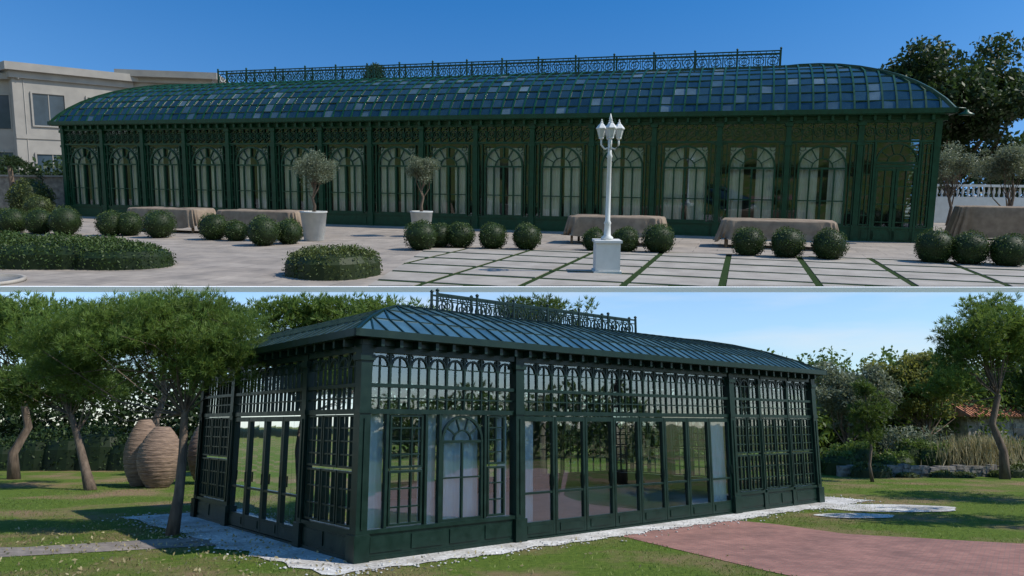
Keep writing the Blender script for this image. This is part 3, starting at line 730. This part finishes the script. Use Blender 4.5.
fr.fbox(G2,2.09,5.51,-.05,.07,0,.05,0)
trell(G2,5.72,6.3,3);trell(G2,6.35,6.9,3);trell(G2,6.95,7.48,3)
glaze(G2,.1,DD-.1)
for a in (0,3.5,7.0,10.5,LL): post(G3,a,.09)
for a in (.1,3.6,7.1,10.6):
    b=min(a+3.3,LL-.1); upper_bands(G3,a,b); base(G3,a,b)
    s=(b-a)/3
    for i in range(3): archwin(fr,G3,a+s*i+.03,a+s*(i+1)-.03,.48,2.26,-.02,.035,0,.045,4,2,trans=[1.3])
glaze(G3,.1,LL-.1)
for a in (2.5,5.0,DD): post(G4,a,.09)
for a in (.1,2.6,5.1):
    upper_bands(G4,a,a+2.3); base(G4,a,a+2.3); trell(G4,a+.05,a+.75,3);trell(G4,a+.8,a+1.5,3);trell(G4,a+1.55,a+2.25,3)
glaze(G4,.1,DD-.1)
for F_,l_ in ((F1,LL),(G2,DD),(G3,LL),(G4,DD)):
    fr.fbox(F_,-.1,l_+.1,.0,.11,HL+.002,HL+.09,0)
    fr.fbox(F_,-.30,l_+.30,.06,.30,HL+.092,HL+.13,0)
    fr.fbox(F_,-.36,l_+.36,.29,.36,HL+.10,HL+.22,0)
    n_=int(l_/.35)
    for i in range(n_):
        a=l_*(i+.5)/n_; fr.fbox(F_,a-.03,a+.03,.111,.28,HL-.03,HL+.09,0)
fr.build('frame',[M_DKGREEN],parent=pav); gl.build('glazing',[M_GLASS],parent=pav)
for (F_,a,b) in ((F1,.12,.45),(F1,1.15,1.5),(F1,1.55,2.4),(F1,2.85,3.1),(F1,3.38,3.75),(F1,9.3,9.95),(G2,2.2,2.7),(G2,4.6,5.4)):
    curtain(cu,F_,a,b,-.12,.08,2.28,0,.03,.15)
cu.build('curtains',[M_CURT2],parent=pav)
rf=MB()
hip_roof(rf,F1,LL,DD,.33,3.85,HL+.18,1.05,6,.30,0,1,.024,.008,48)
crest_rail(rf,F1,3.9,11.0,-DD/2+.12,4.63,.52,6,1,.05); crest_rail(rf,F1,3.9,11.0,-DD/2-.12,4.63,.52,6,1,.05)
rf.build('roof',[M_ROOFM,M_DKGREEN],parent=pav)
fl=MB(); fl.fbox(F1,.06,LL-.06,-DD+.06,-.06,.02,.06,0); fl.build('floor',[M_FLOOR],parent=pav)

def jar(x,y,h,w):
    mb=MB(); pr=[]
    for i in range(41):
        t=i/40; r=w/2*max(.05,math.sin(math.pi*(.12+.80*t))**.75); r*=1+.02*math.sin(t*90); pr.append((r,h*t))
    pr+= [(pr[-1][0]*.8,h+.03),(pr[-1][0]*.6,h-.1)]
    mb.lathe(pr,(x,y,0),32,0); mb.build('woven_jar',[M_JAR])
jar(-12.9,26.6,2.25,1.2);jar(-12.0,26.0,2.0,1.45);jar(-11.0,27.6,2.3,1.4)
# trees
PN=dict(tuft=12,limb_from=3,limb_w=.3)
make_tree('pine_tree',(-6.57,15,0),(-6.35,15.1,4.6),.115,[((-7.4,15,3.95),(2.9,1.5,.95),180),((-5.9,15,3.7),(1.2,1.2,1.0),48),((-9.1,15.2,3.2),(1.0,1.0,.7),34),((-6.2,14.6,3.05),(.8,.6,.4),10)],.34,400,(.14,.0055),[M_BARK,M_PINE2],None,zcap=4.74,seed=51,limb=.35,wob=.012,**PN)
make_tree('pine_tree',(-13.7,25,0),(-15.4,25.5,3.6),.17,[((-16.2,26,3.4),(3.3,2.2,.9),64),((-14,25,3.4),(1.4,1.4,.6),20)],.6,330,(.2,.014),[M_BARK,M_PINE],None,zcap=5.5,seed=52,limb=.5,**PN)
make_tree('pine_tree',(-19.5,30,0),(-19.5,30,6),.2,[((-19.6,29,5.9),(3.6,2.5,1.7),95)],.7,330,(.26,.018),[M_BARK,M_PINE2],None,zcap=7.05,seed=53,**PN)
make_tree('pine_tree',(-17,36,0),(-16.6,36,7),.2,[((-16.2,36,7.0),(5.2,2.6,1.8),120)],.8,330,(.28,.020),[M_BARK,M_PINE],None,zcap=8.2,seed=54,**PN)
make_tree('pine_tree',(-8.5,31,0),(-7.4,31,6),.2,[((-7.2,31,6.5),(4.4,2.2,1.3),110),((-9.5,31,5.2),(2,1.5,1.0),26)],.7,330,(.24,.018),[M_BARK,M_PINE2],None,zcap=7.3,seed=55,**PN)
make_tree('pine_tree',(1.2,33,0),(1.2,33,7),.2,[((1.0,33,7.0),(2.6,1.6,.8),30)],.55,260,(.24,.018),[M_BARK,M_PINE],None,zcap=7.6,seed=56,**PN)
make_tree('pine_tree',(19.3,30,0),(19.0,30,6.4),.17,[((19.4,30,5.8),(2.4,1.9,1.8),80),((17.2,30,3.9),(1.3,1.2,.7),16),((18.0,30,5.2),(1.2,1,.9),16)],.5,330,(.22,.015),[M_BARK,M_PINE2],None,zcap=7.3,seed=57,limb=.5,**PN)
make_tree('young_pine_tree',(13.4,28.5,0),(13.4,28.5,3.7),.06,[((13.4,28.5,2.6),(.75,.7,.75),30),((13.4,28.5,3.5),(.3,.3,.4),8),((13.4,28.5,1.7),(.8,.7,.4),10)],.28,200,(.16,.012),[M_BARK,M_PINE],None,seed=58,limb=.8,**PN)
# neighbouring trees beyond the frame that shade the lawn and show up in the glass
make_tree('pine_tree',(14.6,15.5,0),(14.6,15.5,6.5),.2,[((14.6,15.5,5.6),(2.4,2.2,1.4),50)],.6,240,(.2,.02),[M_BARK,M_PINE],None,seed=91,**PN)
make_tree('pine_tree',(18.2,20.5,0),(18.2,20.5,6.5),.2,[((18.4,20.5,5.8),(2.6,2.4,1.4),55)],.6,240,(.2,.02),[M_BARK,M_PINE],None,seed=92,**PN)
belt('distant_trees',[((x,-16-2*random.random(),1.5+1.5*random.random()),2.6,1.0) for x in np.arange(-10,44,3.2)],None,93,M_PINE,90,(.3,.16))
belt('distant_trees',[((34+2*random.random(),y,1.5+1.5*random.random()),2.6,1.0) for y in np.arange(-14,18,3.2)],None,94,M_PINE,90,(.3,.16))
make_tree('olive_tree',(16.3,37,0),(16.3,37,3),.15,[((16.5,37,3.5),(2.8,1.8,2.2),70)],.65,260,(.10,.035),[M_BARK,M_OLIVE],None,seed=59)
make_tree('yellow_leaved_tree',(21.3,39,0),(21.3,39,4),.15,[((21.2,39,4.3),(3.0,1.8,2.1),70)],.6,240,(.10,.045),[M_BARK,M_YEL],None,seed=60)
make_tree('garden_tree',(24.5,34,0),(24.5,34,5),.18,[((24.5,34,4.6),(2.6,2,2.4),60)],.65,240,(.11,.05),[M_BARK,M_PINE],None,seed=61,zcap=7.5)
belt('distant_trees',[((x,47+5*random.random(),2.0+2.0*random.random()),2.8,1.1) for x in np.arange(-45,42,2.2)],None,62,M_DTREE,200,(.2,.1))
belt('distant_trees',[((x,44+3*random.random(),1.8+3.2*random.random()),1.8,1.1) for x in np.arange(12,36,.95)],None,63,M_PINE,210,(.16,.08))
for i,(x,h) in enumerate(((30,7.0),(31.6,7.6),(33.6,6.9),(35,7.7),(37,7.2),(27.5,6.8),(24,7.1))):
    belt('cypress_tree',[((x,62,h*t),.75*(1-t)**.5+.12,1.6) for t in np.linspace(.08,.96,10)],None,70+i,M_DTREE,420,(.14,.05))
shr=[]
for i in range(26): shr.append((13+i*.75+random.uniform(-.3,.3),33.2+random.uniform(-.8,.8),random.uniform(.6,1.1),.7,random.uniform(.5,1.4)))
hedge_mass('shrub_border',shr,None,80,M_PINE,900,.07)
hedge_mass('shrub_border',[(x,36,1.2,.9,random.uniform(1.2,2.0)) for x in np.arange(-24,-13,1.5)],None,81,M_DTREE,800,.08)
belt('olive_shrub',[((18.5+random.uniform(-1,1),34.5,1.2),.9,1) for _ in range(6)],None,82,M_OLIVE,500,(.09,.03))
mb=MB(); P=RNG.normal(size=(2600,3))*np.array([.8,.4,0])+np.array([20.0,32.2,.6]); P[:,2]=RNG.uniform(.1,1.5,2600)
mb.leaves(P,.28,.012,RNG.uniform(.2,.9,2600),0,updir=.75); mb.build('reed_clump',[M_REED])
mb=MB()
x=13.5
while x<30:
    z=0
    for r_ in range(3):
        w=random.uniform(.25,.5);h=random.uniform(.11,.17)
        mb.box(x+random.uniform(-.06,.06),x+w,31.3+random.uniform(-.05,.05),31.75,z,z+h,0); z+=h+.006
    x+=.36
mb.build('low_stone_wall',[M_STONE])
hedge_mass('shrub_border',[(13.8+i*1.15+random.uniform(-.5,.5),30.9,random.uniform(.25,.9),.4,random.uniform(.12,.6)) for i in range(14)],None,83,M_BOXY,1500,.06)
hs=empty('stone_house'); w_=MB(); FH=Frame((26.2,43.5),(.94,.34),(.34,-.94))
w_.fbox(FH,0,6.5,-5,0,0,2.7,0); w_.fbox(FH,1,2,-.02,.03,0,2.0,1); w_.fbox(FH,3.6,4.8,-.02,.03,1,1.9,1)
w_.build('walls',[M_STONE,M_WING],parent=hs)
r_=MB(); r_.add([FH.p(-.4,.5,2.55),FH.p(6.9,.5,2.55),FH.p(6.9,-2.5,4.3),FH.p(-.4,-2.5,4.3),FH.p(6.9,-5.5,2.55),FH.p(-.4,-5.5,2.55)],[(0,1,2,3),(3,2,4,5),(0,3,5),(1,4,2)],0)
for i in range(30):
    a=-.3+i*.25; r_.beam(FH.p(a,.52,2.57),FH.p(a,-2.5,4.33),.11,0)
r_.build('roof',[M_TILE],parent=hs)
# grass blades
n=150000
X=RNG.uniform(-15,15,n);Y=8.5+RNG.random(n)**1.6*22
rel=np.stack([X,Y],1)-C0; s_=rel@E1; d_=rel@E2
keep=~((s_>-.9)&(s_<LL+1.6)&(d_>-.75)&(d_<DD+1))
def inpoly(X,Y,poly):
    r=np.zeros(len(X),bool); j=len(poly)-1
    for i in range(len(poly)):
        xi,yi=poly[i];xj,yj=poly[j]
        with np.errstate(divide='ignore',invalid='ignore'):
            c=((yi>Y)!=(yj>Y))&(X<(xj-xi)*(Y-yi)/((yj-yi)+1e-12)+xi)
        r^=c; j=i
    return r
keep&=~inpoly(X,Y,BR)&~inpoly(X,Y,PA)
X=X[keep];Y=Y[keep]
pat=np.sin(X*.9+1.3*np.sin(Y*.7))*np.cos(Y*.8+X*.3); k2=RNG.random(len(X))<(.5+.45*pat); X=X[k2];Y=Y[k2];pat=pat[k2]
P=np.stack([X,Y,np.full(len(X),.018)],1)
mb=MB(); mb.leaves(P,.032,.005,.45-.25*pat+RNG.normal(size=len(X))*.2,0,updir=.5); mb.build('grass',[M_BLADE])
# fallen leaves scattered under the pines
n=1400; X=RNG.normal(size=n)*3.2-6.5; Y=RNG.normal(size=n)*2.0+13.2; k=(Y>9)
P=np.stack([X,Y,np.full(n,.03)],1)[k]; mb=MB(); mb.leaves(P,.035,.016,RNG.uniform(.1,.9,len(P)),0); mb.build('fallen_leaves',[M_REED])

# ============================================================ light, sky, camera
sun=bpy.data.lights.new('sun','SUN'); sun.energy=5.0; sun.angle=math.radians(.5); sun.color=(1,.93,.82)
so=bpy.data.objects.new('sun',sun); scene.collection.objects.link(so)
sd=Vector((.62,-.24,.70)).normalized(); so.rotation_euler=sd.to_track_quat('Z','Y').to_euler()
w=bpy.data.worlds.new('World'); scene.world=w; w.use_nodes=True; nt=w.node_tree; nt.nodes.clear()
out=N(nt,'ShaderNodeOutputWorld'); bg=N(nt,'ShaderNodeBackground'); bg.inputs[1].default_value=.12
sk=N(nt,'ShaderNodeTexSky',sky_type='NISHITA'); sk.sun_disc=False; sk.sun_elevation=math.asin(sd.z); sk.sun_rotation=math.atan2(sd.x,sd.y)
sk.air_density=1.0; sk.dust_density=.3; sk.ozone_density=2.5
tc=N(nt,'ShaderNodeTexCoord'); sp=N(nt,'ShaderNodeSeparateXYZ'); nt.links.new(tc.outputs['Generated'],sp.inputs[0])
r=ramp(nt,sp.outputs[2],[(0,(.72,.80,.88)),(.17,(.78,.90,1)),(.35,(.48,.80,1.0)),(.52,(.20,.66,1.0))])
c=mixc(nt,1.0,sk.outputs[0],r.outputs[0],'MULTIPLY'); c=mixc(nt,1.0,c,(1.5,1.5,1.5),'MULTIPLY')
mp=N(nt,'ShaderNodeMapping'); mp.inputs['Scale'].default_value=(1.5,1.5,9); nt.links.new(tc.outputs['Generated'],mp.inputs[0])
cn=N(nt,'ShaderNodeTexNoise'); cn.inputs['Scale'].default_value=2.2; cn.inputs['Detail'].default_value=7; nt.links.new(mp.outputs[0],cn.inputs['Vector'])
cr=ramp(nt,cn.outputs['Fac'],[(.45,(0,0,0)),(.72,(1,1,1))]); cm=ramp(nt,sp.outputs[2],[(.0,(.6,.6,.6)),(.2,(.45,.45,.45)),(.27,(0,0,0))])
fm=mixc(nt,1.0,cr.outputs[0],cm.outputs[0],'MULTIPLY')
c=mixc(nt,fm,c,(6.8,7.1,7.4)); nt.links.new(c,bg.inputs[0]); nt.links.new(bg.outputs[0],out.inputs[0])
cam=bpy.data.cameras.new('camera'); co=bpy.data.objects.new('camera',cam); scene.collection.objects.link(co)
cam.sensor_width=36; cam.lens=744/1024*36; cam.clip_end=6000; cam.clip_start=.1
co.location=(0,0,2.1); co.rotation_euler=(math.radians(100.4),0,0); scene.camera=co
